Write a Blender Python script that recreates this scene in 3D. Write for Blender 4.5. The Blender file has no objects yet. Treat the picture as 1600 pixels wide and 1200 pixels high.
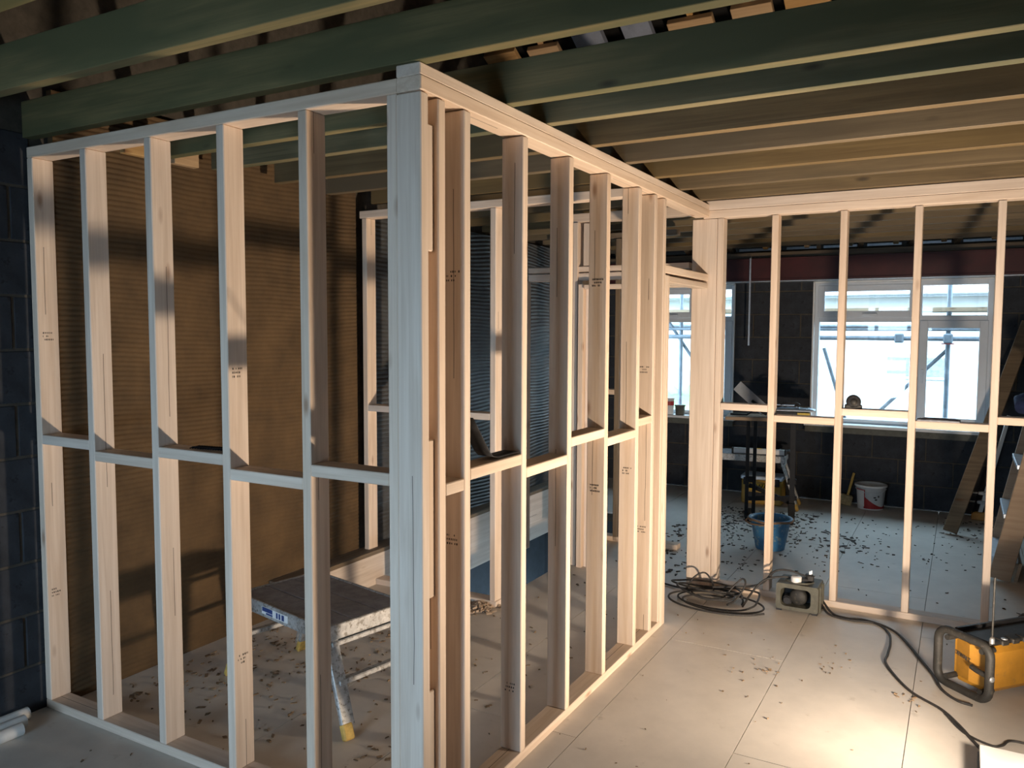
import bpy, bmesh, math, random
import numpy as np
from mathutils import Vector, Matrix, Euler
random.seed(7)
PI = math.pi
sc = bpy.context.scene
COL = sc.collection
# ------------------------------------------------------------------ camera
CAM = dict(x=1.4122, y=-1.9598, z=1.6429, yaw=0.5124, pitch=-0.0678, roll=0.0037, f=1254.6)
cd = bpy.data.cameras.new('camera'); cam = bpy.data.objects.new('camera', cd); COL.objects.link(cam)
sy, cy = math.sin(CAM['yaw']), math.cos(CAM['yaw']); sp, cp = math.sin(CAM['pitch']), math.cos(CAM['pitch'])
F = Vector((-sy*cp, cy*cp, sp)); R = Vector((cy, sy, 0)); U = R.cross(F)
cr, sr = math.cos(CAM['roll']), math.sin(CAM['roll'])
R2 = R*cr + U*sr; U2 = U*cr - R*sr
M = Matrix((R2, U2, -F)).transposed().to_4x4(); M.translation = Vector((CAM['x'], CAM['y'], CAM['z']))
cam.matrix_world = M
cd.sensor_width = 36; cd.lens = CAM['f']/1600*36; cd.clip_start = .05; cd.clip_end = 200
sc.camera = cam
# ------------------------------------------------------------------ view, world, sun
sc.view_settings.view_transform = 'Standard'; sc.view_settings.look = 'None'
sc.view_settings.gamma = 1; sc.view_settings.use_curve_mapping = False
sc.view_settings.exposure = 3.92
w = bpy.data.worlds.new('sky'); sc.world = w; w.use_nodes = True
bg = w.node_tree.nodes['Background']; bg.inputs['Color'].default_value = (.60, .81, 1, 1); bg.inputs['Strength'].default_value = .72
def portal(name, loc, d, sx, sy_):
    l = bpy.data.lights.new(name, 'AREA'); l.shape = 'RECTANGLE'; l.size = sx; l.size_y = sy_
    l.cycles.is_portal = True
    o = bpy.data.objects.new(name, l); COL.objects.link(o); o.location = loc
    o.rotation_euler = Vector(d).to_track_quat('-Z', 'Y').to_euler()
dl = bpy.data.lights.new('front_daylight', 'AREA'); dl.shape = 'RECTANGLE'; dl.size = 1.5; dl.size_y = .8; dl.energy = 1.0; dl.color = (.48, .73, 1); dl.spread = math.radians(66)
do = bpy.data.objects.new('front_daylight', dl); COL.objects.link(do); do.location = (-.05, -4.55, .60)
do.rotation_euler = Vector((-.75, 4.5, .28)).to_track_quat('-Z', 'Y').to_euler()
portal('portal_front', (-.05, -4.62, 1.08), (0, 1, 0), 1.7, 2.15)
portal('portal_window', (.88, 6.52, 1.43), (0, -1, 0), 1.5, 1.36)
portal('portal_window_left', (-1.05, 6.52, 1.43), (0, -1, 0), 1.0, 1.36)
LAMP_W = 26.0
# ------------------------------------------------------------------ materials
def mat(name):
    m = bpy.data.materials.new(name); m.use_nodes = True
    nt = m.node_tree; b = nt.nodes['Principled BSDF']
    return m, nt, b
def N(nt, t, **k):
    n = nt.nodes.new(t)
    for a, v in k.items():
        if a.startswith('i_'): n.inputs[a[2:]].default_value = v
        else: setattr(n, a, v)
    return n
def ramp(nt, src, stops):
    r = N(nt, 'ShaderNodeValToRGB'); e = r.color_ramp.elements
    while len(e) < len(stops): e.new(.5)
    for x, (p, c) in zip(e, stops): x.position = p; x.color = (*c, 1)
    nt.links.new(src, r.inputs[0]); return r
def math_(nt, op, a, b=None, c=None):
    n = N(nt, 'ShaderNodeMath', operation=op)
    for i, v in enumerate((a, b, c)):
        if v is None: continue
        if isinstance(v, (int, float)): n.inputs[i].default_value = v
        else: nt.links.new(v, n.inputs[i])
    return n.outputs[0]
def mix(nt, fac, a, b, mode='MIX'):
    n = N(nt, 'ShaderNodeMix', data_type='RGBA', blend_type=mode)
    for s, v in ((n.inputs[0], fac), (n.inputs[6], a), (n.inputs[7], b)):
        if isinstance(v, (int, float)): s.default_value = v
        elif isinstance(v, tuple): s.default_value = (*v, 1)
        else: nt.links.new(v, s)
    return n.outputs[2]
def wood(name, light, dark, knot=(.16, .07, .03), rough=.65, checks=True, knots=.80, patch=None):
    """timber whose grain runs along local X, varied per object"""
    m, nt, b = mat(name); L = nt.links.new
    tc = N(nt, 'ShaderNodeTexCoord'); oi = N(nt, 'ShaderNodeObjectInfo')
    off = N(nt, 'ShaderNodeVectorMath', operation='SCALE'); off.inputs[0].default_value = (37, 11, 23); L(oi.outputs['Random'], off.inputs['Scale'])
    p = N(nt, 'ShaderNodeVectorMath', operation='ADD'); L(tc.outputs['Object'], p.inputs[0]); L(off.outputs[0], p.inputs[1])
    mp = N(nt, 'ShaderNodeMapping'); mp.inputs['Scale'].default_value = (1.1, 22, 22); L(p.outputs[0], mp.inputs[0])
    n1 = N(nt, 'ShaderNodeTexNoise', i_Scale=1.6, i_Detail=6, i_Roughness=.6, i_Distortion=.6); L(mp.outputs[0], n1.inputs['Vector'])
    mp2 = N(nt, 'ShaderNodeMapping'); mp2.inputs['Scale'].default_value = (2, 170, 170); L(p.outputs[0], mp2.inputs[0])
    n2 = N(nt, 'ShaderNodeTexNoise', i_Scale=1, i_Detail=3); L(mp2.outputs[0], n2.inputs['Vector'])
    f = math_(nt, 'ADD', math_(nt, 'MULTIPLY', n1.outputs[0], .75), math_(nt, 'MULTIPLY', n2.outputs[0], .25))
    c = ramp(nt, f, [(.33, dark), (.62, light)]).outputs[0]
    if patch:
        n3 = N(nt, 'ShaderNodeTexNoise', i_Scale=1.4, i_Detail=3); mp3 = N(nt, 'ShaderNodeMapping'); mp3.inputs['Scale'].default_value = (1, 5, 5)
        L(p.outputs[0], mp3.inputs[0]); L(mp3.outputs[0], n3.inputs['Vector'])
        c = mix(nt, ramp(nt, n3.outputs[0], [(.42, (0, 0, 0)), (.6, (1, 1, 1))]).outputs[0], c, patch)
    # knots
    mp4 = N(nt, 'ShaderNodeMapping'); mp4.inputs['Scale'].default_value = (4.2, 13, 13); L(p.outputs[0], mp4.inputs[0])
    v = N(nt, 'ShaderNodeTexVoronoi', i_Scale=1.0, i_Randomness=1.0); L(mp4.outputs[0], v.inputs['Vector'])
    sel = math_(nt, 'GREATER_THAN', N(nt, 'ShaderNodeSeparateColor').outputs[0], knots)
    sepc = sel.node.inputs[0].links[0].from_node; L(v.outputs['Color'], sepc.inputs[0])
    kd = ramp(nt, v.outputs['Distance'], [(.06, (1, 1, 1)), (.2, (0, 0, 0))]).outputs[0]
    c = mix(nt, math_(nt, 'MULTIPLY', math_(nt, 'MULTIPLY', kd, sel), .75), c, knot)
    # per piece tint
    hs = N(nt, 'ShaderNodeHueSaturation'); L(c, hs.inputs['Color'])
    L(math_(nt, 'ADD', math_(nt, 'MULTIPLY', oi.outputs['Random'], .22), .89), hs.inputs['Value'])
    L(math_(nt, 'ADD', math_(nt, 'MULTIPLY', math_(nt, 'FRACT', math_(nt, 'MULTIPLY', oi.outputs['Random'], 17)), .3), .85), hs.inputs['Saturation'])
    c = hs.outputs[0]
    if checks:
        sx = N(nt, 'ShaderNodeSeparateXYZ'); L(tc.outputs['Object'], sx.inputs[0])
        mpc = N(nt, 'ShaderNodeMapping'); mpc.inputs['Scale'].default_value = (1.5, 0, 0); L(p.outputs[0], mpc.inputs[0])
        nw = N(nt, 'ShaderNodeTexNoise', i_Scale=1.2, i_Detail=4); L(mpc.outputs[0], nw.inputs['Vector'])
        wob = math_(nt, 'MULTIPLY', math_(nt, 'SUBTRACT', nw.outputs[0], .5), .014)
        ctr = math_(nt, 'MULTIPLY', math_(nt, 'SUBTRACT', math_(nt, 'FRACT', math_(nt, 'MULTIPLY', oi.outputs['Random'], 7)), .5), .03)
        dist = math_(nt, 'ABSOLUTE', math_(nt, 'SUBTRACT', math_(nt, 'ADD', sx.outputs[1], wob), ctr))
        ln = math_(nt, 'LESS_THAN', dist, .0013)
        mpd = N(nt, 'ShaderNodeMapping'); mpd.inputs['Scale'].default_value = (1.3, 0, 0); mpd.inputs['Location'].default_value = (9, 4, 0); L(p.outputs[0], mpd.inputs[0])
        ng = N(nt, 'ShaderNodeTexNoise', i_Scale=1, i_Detail=1); L(mpd.outputs[0], ng.inputs['Vector'])
        on = math_(nt, 'GREATER_THAN', ng.outputs[0], .55)
        c = mix(nt, math_(nt, 'MULTIPLY', math_(nt, 'MULTIPLY', ln, on), .85), c, (.06, .035, .02))
    L(c, b.inputs['Base Color']); b.inputs['Roughness'].default_value = rough
    bp = N(nt, 'ShaderNodeBump', i_Strength=.25, i_Distance=.002); L(f, bp.inputs['Height']); L(bp.outputs[0], b.inputs['Normal'])
    return m
def plain(name, col, rough=.6, metal=0, var=.25, scale=12, bump=.15, spots=None, spot_t=.62, emit=None):
    """one colour broken up by wear noise; spots = a second colour in blotches"""
    m, nt, b = mat(name); L = nt.links.new
    tc = N(nt, 'ShaderNodeTexCoord'); n = N(nt, 'ShaderNodeTexNoise', i_Scale=scale, i_Detail=6, i_Roughness=.65); L(tc.outputs['Object'], n.inputs['Vector'])
    lo = tuple(x*(1-var) for x in col); hi = tuple(min(1, x*(1+var)) for x in col)
    c = ramp(nt, n.outputs[0], [(.3, lo), (.7, hi)]).outputs[0]
    if spots:
        n2 = N(nt, 'ShaderNodeTexNoise', i_Scale=scale*2.3, i_Detail=5, i_Roughness=.7); L(tc.outputs['Object'], n2.inputs['Vector'])
        c = mix(nt, ramp(nt, n2.outputs[0], [(spot_t-.04, (0, 0, 0)), (spot_t+.04, (1, 1, 1))]).outputs[0], c, spots)
    L(c, b.inputs['Base Color']); b.inputs['Roughness'].default_value = rough; b.inputs['Metallic'].default_value = metal
    if bump:
        bp = N(nt, 'ShaderNodeBump', i_Strength=bump, i_Distance=.003); L(n.outputs[0], bp.inputs['Height']); L(bp.outputs[0], b.inputs['Normal'])
    return m
MT = {}
MT['pine'] = wood('pine', (.77, .63, .51), (.62, .475, .36), knot=(.30, .16, .09))
MT['pine_plain'] = wood('pine_plain', (.77, .63, .51), (.62, .475, .36), knot=(.30, .16, .09), checks=False)
MT['treated'] = wood('treated_timber', (.27, .22, .105), (.15, .128, .062), knot=(.035, .027, .018), checks=False, knots=.82, patch=(.125, .122, .058))
MT['treated_brown'] = wood('treated_brown_timber', (.21, .15, .075), (.125, .085, .042), knot=(.04, .03, .02), checks=False, knots=.9, patch=(.14, .10, .05))
MT['rafter'] = wood('rafter_timber', (.55, .36, .18), (.40, .24, .11), checks=False)
MT['oldwood'] = wood('weathered_wood', (.22, .16, .10), (.13, .09, .055), checks=False)
MT['stepwood'] = wood('brown_board', (.42, .30, .19), (.32, .21, .13), checks=False)
MT['block'] = plain('concrete_block', (.034, .037, .044), .95, var=.35, scale=9, bump=.6, spots=(.02, .021, .024))
MT['mortar'] = plain('mortar', (.075, .064, .050), .95, var=.3, scale=20, bump=.5)
MT['floorboard'] = plain('floor_board', (.66, .61, .55), .55, var=.09, scale=3.5, bump=.05, spots=(.56, .51, .45), spot_t=.66)
MT['insul'] = plain('brown_insulation', (.105, .062, .026), .9, var=.3, scale=5, bump=.3)
MT['insul_dark'] = plain('dark_insulation', (.075, .075, .075), .42, var=.4, scale=5, bump=.3)
MT['stairwell'] = plain('stairwell_wall', (.045, .055, .065), .9, var=.3, scale=6)
MT['red_steel'] = plain('red_oxide_steel', (.06, .006, .006), .55, var=.3, scale=5)
MT['galv'] = plain('galvanised_steel', (.55, .57, .6), .4, metal=.7, var=.15, scale=30)
MT['upvc'] = plain('white_upvc', (.68, .71, .75), .35, var=.03, bump=0)
MT['alu'] = plain('paint_spattered_aluminium', (.46, .45, .43), .5, metal=.3, var=.3, scale=25, spots=(.24, .22, .19), spot_t=.56)
MT['deck'] = plain('grey_deck', (.28, .28, .30), .75, var=.3, scale=18, spots=(.38, .37, .37), spot_t=.64)
MT['yellow_rubber'] = plain('yellow_rubber', (.62, .40, .10), .7, var=.25, scale=40)
MT['black_steel'] = plain('black_steel', (.014, .014, .016), .45, var=.3, scale=20)
MT['black_plastic'] = plain('black_plastic', (.025, .025, .027), .5, var=.4, scale=25, spots=(.10, .09, .08), spot_t=.66)
MT['grime_rubber'] = plain('dusty_black_rubber', (.022, .021, .019), .65, var=.4, scale=20, spots=(.06, .052, .042), spot_t=.6)
MT['radio_yellow'] = plain('dusty_yellow_plastic', (.40, .19, .022), .5, var=.18, scale=9, spots=(.26, .145, .05), spot_t=.64)
MT['case_yellow'] = plain('dull_yellow_plastic', (.45, .27, .045), .55, var=.25, scale=9)
MT['blue_plastic'] = plain('blue_plastic', (.06, .22, .42), .45, var=.25, scale=9, spots=(.33, .42, .42), spot_t=.6)
MT['white_plastic'] = plain('white_plastic', (.80, .79, .77), .4, var=.08, scale=10)
MT['paper_white'] = plain('white_board', (.86, .84, .80), .6, var=.04, scale=6, bump=0)
MT['red_label'] = plain('red_label', (.45, .03, .03), .5, var=.15, scale=20, bump=0)
MT['cable'] = plain('dusty_black_cable', (.028, .026, .025), .6, var=.4, scale=30, spots=(.07, .06, .05), spot_t=.6)
MT['grey_frame'] = plain('grey_green_moulding', (.095, .092, .07), .6, var=.25, scale=22, spots=(.15, .14, .11), spot_t=.64)
MT['ink'] = plain('black_ink', (.06, .048, .04), .7, var=.2, scale=60, bump=0)
MT['blue_ink'] = plain('blue_label', (.03, .06, .20), .5, var=.2, scale=30, bump=0)
MT['blade'] = plain('steel_blade', (.62, .68, .76), .4, metal=.5, var=.12, scale=14)
MT['denim'] = plain('dark_blue_cloth', (.025, .04, .13), .9, var=.4, scale=14, bump=.6)
MT['rag'] = plain('grey_rag', (.30, .31, .35), .9, var=.3, scale=20, bump=.6)
MT['yellow'] = plain('yellow_plastic', (.75, .50, .02), .45, var=.1, scale=20)
MT['orange'] = plain('orange_plastic', (.50, .22, .03), .55, var=.3, scale=20)
MT['chip'] = plain('wood_chips', (.20, .135, .08), .9, var=.5, scale=40)
MT['chip_dark'] = plain('dark_chips', (.07, .055, .045), .9, var=.5, scale=40)
MT['membrane'] = plain('roof_membrane', (.018, .017, .017), .9, var=.3, scale=4)
MT['daylit_blue'] = plain('daylight_patch', (.32, .36, .46), .4, metal=.3, var=.2, scale=8)  # blue tone imitates daylight on the roof membrane
MT['render'] = plain('pale_render', (.75, .75, .74), .9, var=.06, scale=3)
MT['tile'] = plain('roof_tile', (.30, .22, .19), .9, var=.25, scale=3)
MT['scaffold'] = plain('scaffold_steel', (.20, .23, .27), .5, metal=.4, var=.25, scale=15)
MT['ground'] = plain('outside_ground', (.07, .06, .05), .95, var=.25, scale=2)
MT['grass'] = plain('pale_grass', (.22, .33, .16), .95, var=.25, scale=4)
MT['brush'] = plain('bristle', (.35, .27, .14), .9, var=.4, scale=40)
MT['rust'] = plain('mud', (.20, .12, .07), .9, var=.4, scale=30)
MT['white_tape'] = plain('white_pipe', (.78, .76, .72), .5, var=.08, scale=14)
MT['membrane'].node_tree.nodes['Principled BSDF'].inputs['Specular IOR Level'].default_value = .05
MT['black_steel'].node_tree.nodes['Principled BSDF'].inputs['Specular IOR Level'].default_value = .12
MT['black_plastic'].node_tree.nodes['Principled BSDF'].inputs['Specular IOR Level'].default_value = .25
m, nt, b = mat('window_glass')
nt.nodes.remove(b); out = nt.nodes['Material Output']
tr = N(nt, 'ShaderNodeBsdfTransparent'); gl = N(nt, 'ShaderNodeBsdfGlossy', i_Roughness=.02); mx = N(nt, 'ShaderNodeMixShader', i_Fac=.06)
tr.inputs[0].default_value = (.93, .97, .97, 1)
nt.links.new(tr.outputs[0], mx.inputs[1]); nt.links.new(gl.outputs[0], mx.inputs[2]); nt.links.new(mx.outputs[0], out.inputs[0])
MT['glass'] = m
# ------------------------------------------------------------------ mesh helpers
class MB:
    def __init__(s): s.v = []; s.f = []; s.sm = []
    def add(s, vs, fs, smooth=False):
        o = len(s.v); s.v += [tuple(v) for v in vs]; s.f += [tuple(i+o for i in f) for f in fs]; s.sm += [smooth]*len(fs); return s
    def box(s, c, d, rot=None, ch=0):
        x, y, z = (k/2 for k in d); c = Vector(c)
        if ch <= 0:
            vs = [Vector((i*x, j*y, k*z)) for i in (-1, 1) for j in (-1, 1) for k in (-1, 1)]
            fs = [(0, 1, 3, 2), (4, 6, 7, 5), (0, 4, 5, 1), (2, 3, 7, 6), (0, 2, 6, 4), (1, 5, 7, 3)]
        else:
            vs, fs = cbox(x, y, z, ch)
        if rot is not None:
            r = rot if isinstance(rot, Matrix) else Euler(rot).to_matrix()
            vs = [r @ v for v in vs]
        return s.add([v + c for v in vs], fs)
    def bar(s, a, b_, w, h, up=(0, 0, 1), ch=0):
        a, b_ = Vector(a), Vector(b_); d = b_-a; L = d.length; x = d/L
        z = Vector(up) - x*x.dot(Vector(up)); z.normalize(); y = z.cross(x)
        return s.box((a+b_)/2, (L, w, h), Matrix((x, y, z)).transposed(), ch)
    def tube(s, pts, r, n=8, closed=False, cap=True):
        P = [Vector(p) for p in pts]; m_ = len(P); rr = r if isinstance(r, (list, tuple)) else [r]*m_
        vs = []; up = None
        for i in range(m_):
            if closed: t = P[(i+1) % m_] - P[i-1]
            else: t = P[min(i+1, m_-1)] - P[max(i-1, 0)]
            t.normalize()
            if up is None:
                up = Vector((0, 0, 1)) if abs(t.z) < .9 else Vector((1, 0, 0))
            up = up - t*t.dot(up); up.normalize(); si = t.cross(up)
            vs += [P[i] + (up*math.cos(2*PI*k/n) + si*math.sin(2*PI*k/n))*rr[i] for k in range(n)]
        fs = []
        for i in range(m_ if closed else m_-1):
            j = (i+1) % m_
            fs += [(i*n+k, i*n+(k+1) % n, j*n+(k+1) % n, j*n+k) for k in range(n)]
        s.add(vs, fs, True)
        if cap and not closed:
            s.add(vs[:n], [tuple(range(n))[::-1]]); s.add(vs[-n:], [tuple(range(n))])
        return s
    def lathe(s, prof, c=(0, 0, 0), n=24, sx=1, sy_=1):
        vs = []; c = Vector(c)
        for r, z in prof: vs += [Vector((r*math.cos(2*PI*k/n)*sx, r*math.sin(2*PI*k/n)*sy_, z)) + c for k in range(n)]
        fs = [(i*n+k, i*n+(k+1) % n, (i+1)*n+(k+1) % n, (i+1)*n+k) for i in range(len(prof)-1) for k in range(n)]
        s.add(vs, fs, True)
        if prof[0][0] > 1e-4: s.add(vs[:n], [tuple(range(n))[::-1]])
        if prof[-1][0] > 1e-4: s.add(vs[-n:], [tuple(range(n))])
        return s
    def prism(s, poly, h0, h1, axis=2):
        """polygon extruded along an axis; poly gives the two other coordinates in cyclic order"""
        n = len(poly)
        def P(a, b_, h): return ((a, b_, h), (h, a, b_), (b_, h, a))[{2: 0, 0: 1, 1: 2}[axis]]
        vs = [P(a, b_, h0) for a, b_ in poly] + [P(a, b_, h1) for a, b_ in poly]
        fs = [tuple(range(n))[::-1], tuple(range(n, 2*n))] + [(k, (k+1) % n, n+(k+1) % n, n+k) for k in range(n)]
        return s.add(vs, fs)
    def mesh(s, name):
        me = bpy.data.meshes.new(name); me.from_pydata(s.v, [], s.f)
        me.polygons.foreach_set('use_smooth', s.sm); me.validate(); me.update(); return me
def cbox(x, y, z, c):
    """box with chamfered edges, half sizes x y z"""
    c = min(c, x*.45, y*.45, z*.45); vs = []; idx = {}
    for i in (-1, 1):
        for j in (-1, 1):
            for k in (-1, 1):
                for a, p in enumerate(((i*x, j*(y-c), k*(z-c)), (i*(x-c), j*y, k*(z-c)), (i*(x-c), j*(y-c), k*z))):
                    idx[i, j, k, a] = len(vs); vs.append(Vector(p))
    f = []; g = lambda *t: idx[t]
    for i in (-1, 1):
        f.append([g(i, -1, -1, 0), g(i, 1, -1, 0), g(i, 1, 1, 0), g(i, -1, 1, 0)][::i])
        f.append([g(-1, i, -1, 1), g(-1, i, 1, 1), g(1, i, 1, 1), g(1, i, -1, 1)][::i])
        f.append([g(-1, -1, i, 2), g(1, -1, i, 2), g(1, 1, i, 2), g(-1, 1, i, 2)][::i])
    for j in (-1, 1):
        for k in (-1, 1):
            f.append([g(-1, j, k, 1), g(1, j, k, 1), g(1, j, k, 2), g(-1, j, k, 2)][::-j*k])
            f.append([g(j, -1, k, 0), g(j, -1, k, 2), g(j, 1, k, 2), g(j, 1, k, 0)][::-j*k])
            f.append([g(j, k, -1, 0), g(j, k, 1, 0), g(j, k, 1, 1), g(j, k, -1, 1)][::-j*k])
    for i in (-1, 1):
        for j in (-1, 1):
            for k in (-1, 1):
                f.append([g(i, j, k, 0), g(i, j, k, 1), g(i, j, k, 2)][::i*j*k])
    return vs, [tuple(q) for q in f]
def empty(name, loc=(0, 0, 0), rz=0, label=None, cat=None, group=None, kind=None):
    o = bpy.data.objects.new(name, None); COL.objects.link(o); o.location = loc; o.rotation_euler = (0, 0, rz); o.empty_display_size = .1
    return tag(o, label, cat, group, kind)
def tag(o, label=None, cat=None, group=None, kind=None):
    for k, v in (('label', label), ('category', cat), ('group', group), ('kind', kind)):
        if v: o[k] = v
    return o
def obj(name, me, m, parent=None, mtx=None, loc=None, rot=None, label=None):
    if isinstance(me, MB): me = me.mesh(name)
    if m is not None and not me.materials: me.materials.append(MT[m] if isinstance(m, str) else m)
    o = bpy.data.objects.new(name, me); COL.objects.link(o)
    if parent is not None: o.parent = parent
    if mtx is not None: o.matrix_basis = mtx
    if loc is not None: o.location = loc
    if rot is not None: o.rotation_euler = rot
    if label: o['label'] = label
    return o
CACHE = {}
def timber(name, parent, c, L, wide, thick, ld, wd, m='pine', ch=.003):
    """a sawn length: centre c, length direction ld, wide-face width direction wd (mesh shared between equal sizes)"""
    key = (round(L, 4), wide, thick, str(m), ch)
    if key not in CACHE: CACHE[key] = MB().box((0, 0, 0), (L, wide, thick), ch=ch).mesh(name); CACHE[key].materials.append(MT[m])
    x = Vector(ld).normalized(); y = Vector(wd); y = (y - x*x.dot(y)).normalized(); z = x.cross(y)
    mt = Matrix((x, y, z)).transposed().to_4x4(); mt.translation = Vector(c)
    return obj(name, CACHE[key], None, parent, mt)
X, Y, Z = (1, 0, 0), (0, 1, 0), (0, 0, 1)
def stud(parent, x, y, z0, z1, wd, name='stud', wide=.089, thick=.038, m='pine'):
    return timber(name, parent, (x, y, (z0+z1)/2), z1-z0, wide, thick, Z, wd, m)
rnd = random.Random(3)
def stamp(st, h, side, zoff=0.0):
    """faint ink grading stamp on the wide face of a stud, h = distance along the stud from its middle"""
    mb = MB(); t = .0192
    for r, nn in enumerate((7, 6, 6)):
        y = -.026
        for k in range(nn):
            wg = rnd.choice((.003, .005, .007)); hg = rnd.choice((.006, .007))
            if rnd.random() < .8: mb.box((h - r*.014, y + wg/2, side*t), (hg, wg*.7, .0008))
            y += wg + .002
            if y > .03: break
    obj('ink_stamp', mb, 'ink', st)
def tread(z): return z
# ------------------------------------------------------------------ the setting: floor
floor = empty('floor', kind='structure', label='pale boarded floor of large sheets with fine joints')
def fpanel(x0, x1, y0, y1):
    g = .0015
    key = ('fp', round(x1-x0, 3), round(y1-y0, 3))
    if key not in CACHE: CACHE[key] = MB().box((0, 0, 0), (x1-x0-2*g, y1-y0-2*g, .022)).mesh('floor_sheet'); CACHE[key].materials.append(MT['floorboard'])
    obj('floor_sheet', CACHE[key], None, floor, loc=((x0+x1)/2, (y0+y1)/2, -.011))
xs = [.105 + .58*k for k in range(-1, 8)]
def runs(x0, x1, ys):
    for a, b_ in zip(ys, ys[1:]): fpanel(x0, x1, a, b_)
for i, (a, b_) in enumerate(zip(xs, xs[1:])):
    o_ = (.905, -.3, 1.1, .4)[i % 4]
    ys = [-5.6] + [y for y in (o_-4.8, o_-2.4, o_, o_+2.4, o_+4.8) if -5.3 < y < 6.0] + [6.25]
    runs(a, b_, ys)
runs(-1.0, -.475, [-5.6, -3.2, -.8, 1.6, 4.0, 6.25])
runs(-2.01, -1.0, [-5.6, -3.2, -.8, 1.25]); fpanel(-1.84, -1.0, 1.25, 2.13); runs(-2.01, -1.0, [4.75, 6.25])
obj('subfloor', MB().box((1.9, .3, -.06), (5.8, 11.9, .07)).box((-1.5, -2.2, -.06), (1.02, 6.9, .07)).box((-1.42, 1.69, -.06), (.84, .88, .07)).box((-1.5, 5.5, -.06), (1.02, 1.5, .07)), 'mortar', floor)
# stairwell hole
sw = empty('wall_stairwell', kind='structure', label='dark sides of the stair opening in the floor')
obj('stairwell_lining', MB().box((-2.03, 3.45, -.85), (.05, 2.66, 1.3)).box((-.985, 3.45, -.6), (.03, 2.66, 1.1)).box((-1.5, 2.11, -.6), (1.0, .03, 1.1)).box((-1.5, 4.77, -.6), (1.0, .03, 1.1)).box((-1.5, 3.45, -1.5), (1.1, 2.7, .04)), 'stairwell', sw)
# ------------------------------------------------------------------ block walls
def block_wall(name, label, axis, fixed, face, a0, a1, z0, z1, zoff, holes, thick=.2, detail=None):
    """axis 0: wall runs along x at y=fixed; axis 1: along y at x=fixed. face=+1/-1: side the blocks stand proud on"""
    root = empty(name, kind='structure', label=label)
    core = MB(); zs = sorted({z0, z1} | {h for q in holes for h in q[2:]}); 
    for za, zb in zip(zs, zs[1:]):
        cut = sorted((q[0], q[1]) for q in holes if q[2] < (za+zb)/2 < q[3]); s_ = a0
        for ca, cb in cut + [(a1, a1)]:
            if ca > s_ + 1e-4:
                c = ((s_+ca)/2, (za+zb)/2); ln = ca-s_
                if axis == 0: core.box((c[0], fixed - face*thick/2, c[1]), (ln, thick, zb-za))
                else: core.box((fixed - face*thick/2, c[0], c[1]), (thick, ln, zb-za))
            s_ = max(s_, cb)
    obj('mortar_core', core, 'mortar', root)
    g = .010; d0, d1, e0, e1 = detail or (a0, a1, z0, z1)
    r = 0; z = zoff
    while z < e1:
        if z + .225 > e0:
            u = d0 - (.225 if r % 2 else 0)
            while u < d1:
                ua, ub, va, vb = max(u, d0), min(u+.45, d1), max(z, z0), min(z+.225, z1)
                segs = [(ua, ub, va, vb)]
                for q in holes:
                    new = []
                    for (sa, sb, ta, tb) in segs:
                        if sb <= q[0] or sa >= q[1] or tb <= q[2] or ta >= q[3]: new.append((sa, sb, ta, tb)); continue
                        if q[0] > sa or q[1] < sb:
                            if q[0] > sa: new.append((sa, q[0], ta, tb))
                            if q[1] < sb: new.append((q[1], sb, ta, tb))
                        else:
                            if ta < q[2]: new.append((sa, sb, ta, q[2]))
                            if tb > q[3]: new.append((sa, sb, q[3], tb))
                    segs = new
                for (sa, sb, ta, tb) in segs:
                    if sb-sa < .04 or tb-ta < .04: continue
                    ln, ht = round(sb-sa-g, 3), round(tb-ta-g, 3); key = ('blk', axis, ln, ht)
                    if key not in CACHE:
                        CACHE[key] = MB().box((0, 0, 0), (ln, .03, ht) if axis == 0 else (.03, ln, ht), ch=.004).mesh('block'); CACHE[key].materials.append(MT['block'])
                    jit = rnd.uniform(-.002, .002)
                    p = ((sa+sb)/2, fixed + face*(-.011+jit), (ta+tb)/2)
                    if axis: p = (p[1], p[0], p[2])
                    obj('block', CACHE[key], None, root, loc=p)
                u += .45
        z += .225; r += 1
    return root
W1 = (.13, 1.63, .75, 2.11); W2 = (-1.62, -.62, .75, 2.11)
block_wall('wall_back', 'dark grey concrete block wall around the two windows', 0, 6.25, -1, -2.01, 4.42, 0, 2.43, -.0, [W1, W2], thick=.27, detail=(-2.01, 3.0, 0, 2.12))
block_wall('wall_left', 'dark concrete block wall on the left of the timber partition', 1, -2.012, 1, -5.6, 6.5, -1.5, 6.0, -.025, [], thick=.2, detail=(-1.2, .02, 0, 2.43))
wr = obj('wall_right', MB().box((4.52, .95, 1.3), (.2, 11.2, 2.6)), 'block'); tag(wr, 'block wall on the right beyond the view', kind='structure')
wf = obj('wall_front', MB().box((-1.45, -4.7, 1.3), (1.1, .2, 2.6)).box((2.61, -4.7, 1.3), (3.62, .2, 2.6)).box((-.05, -4.7, 2.375), (1.7, .2, .45)), 'block'); tag(wf, 'block wall behind the viewer with a wide opening', kind='structure')
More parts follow.
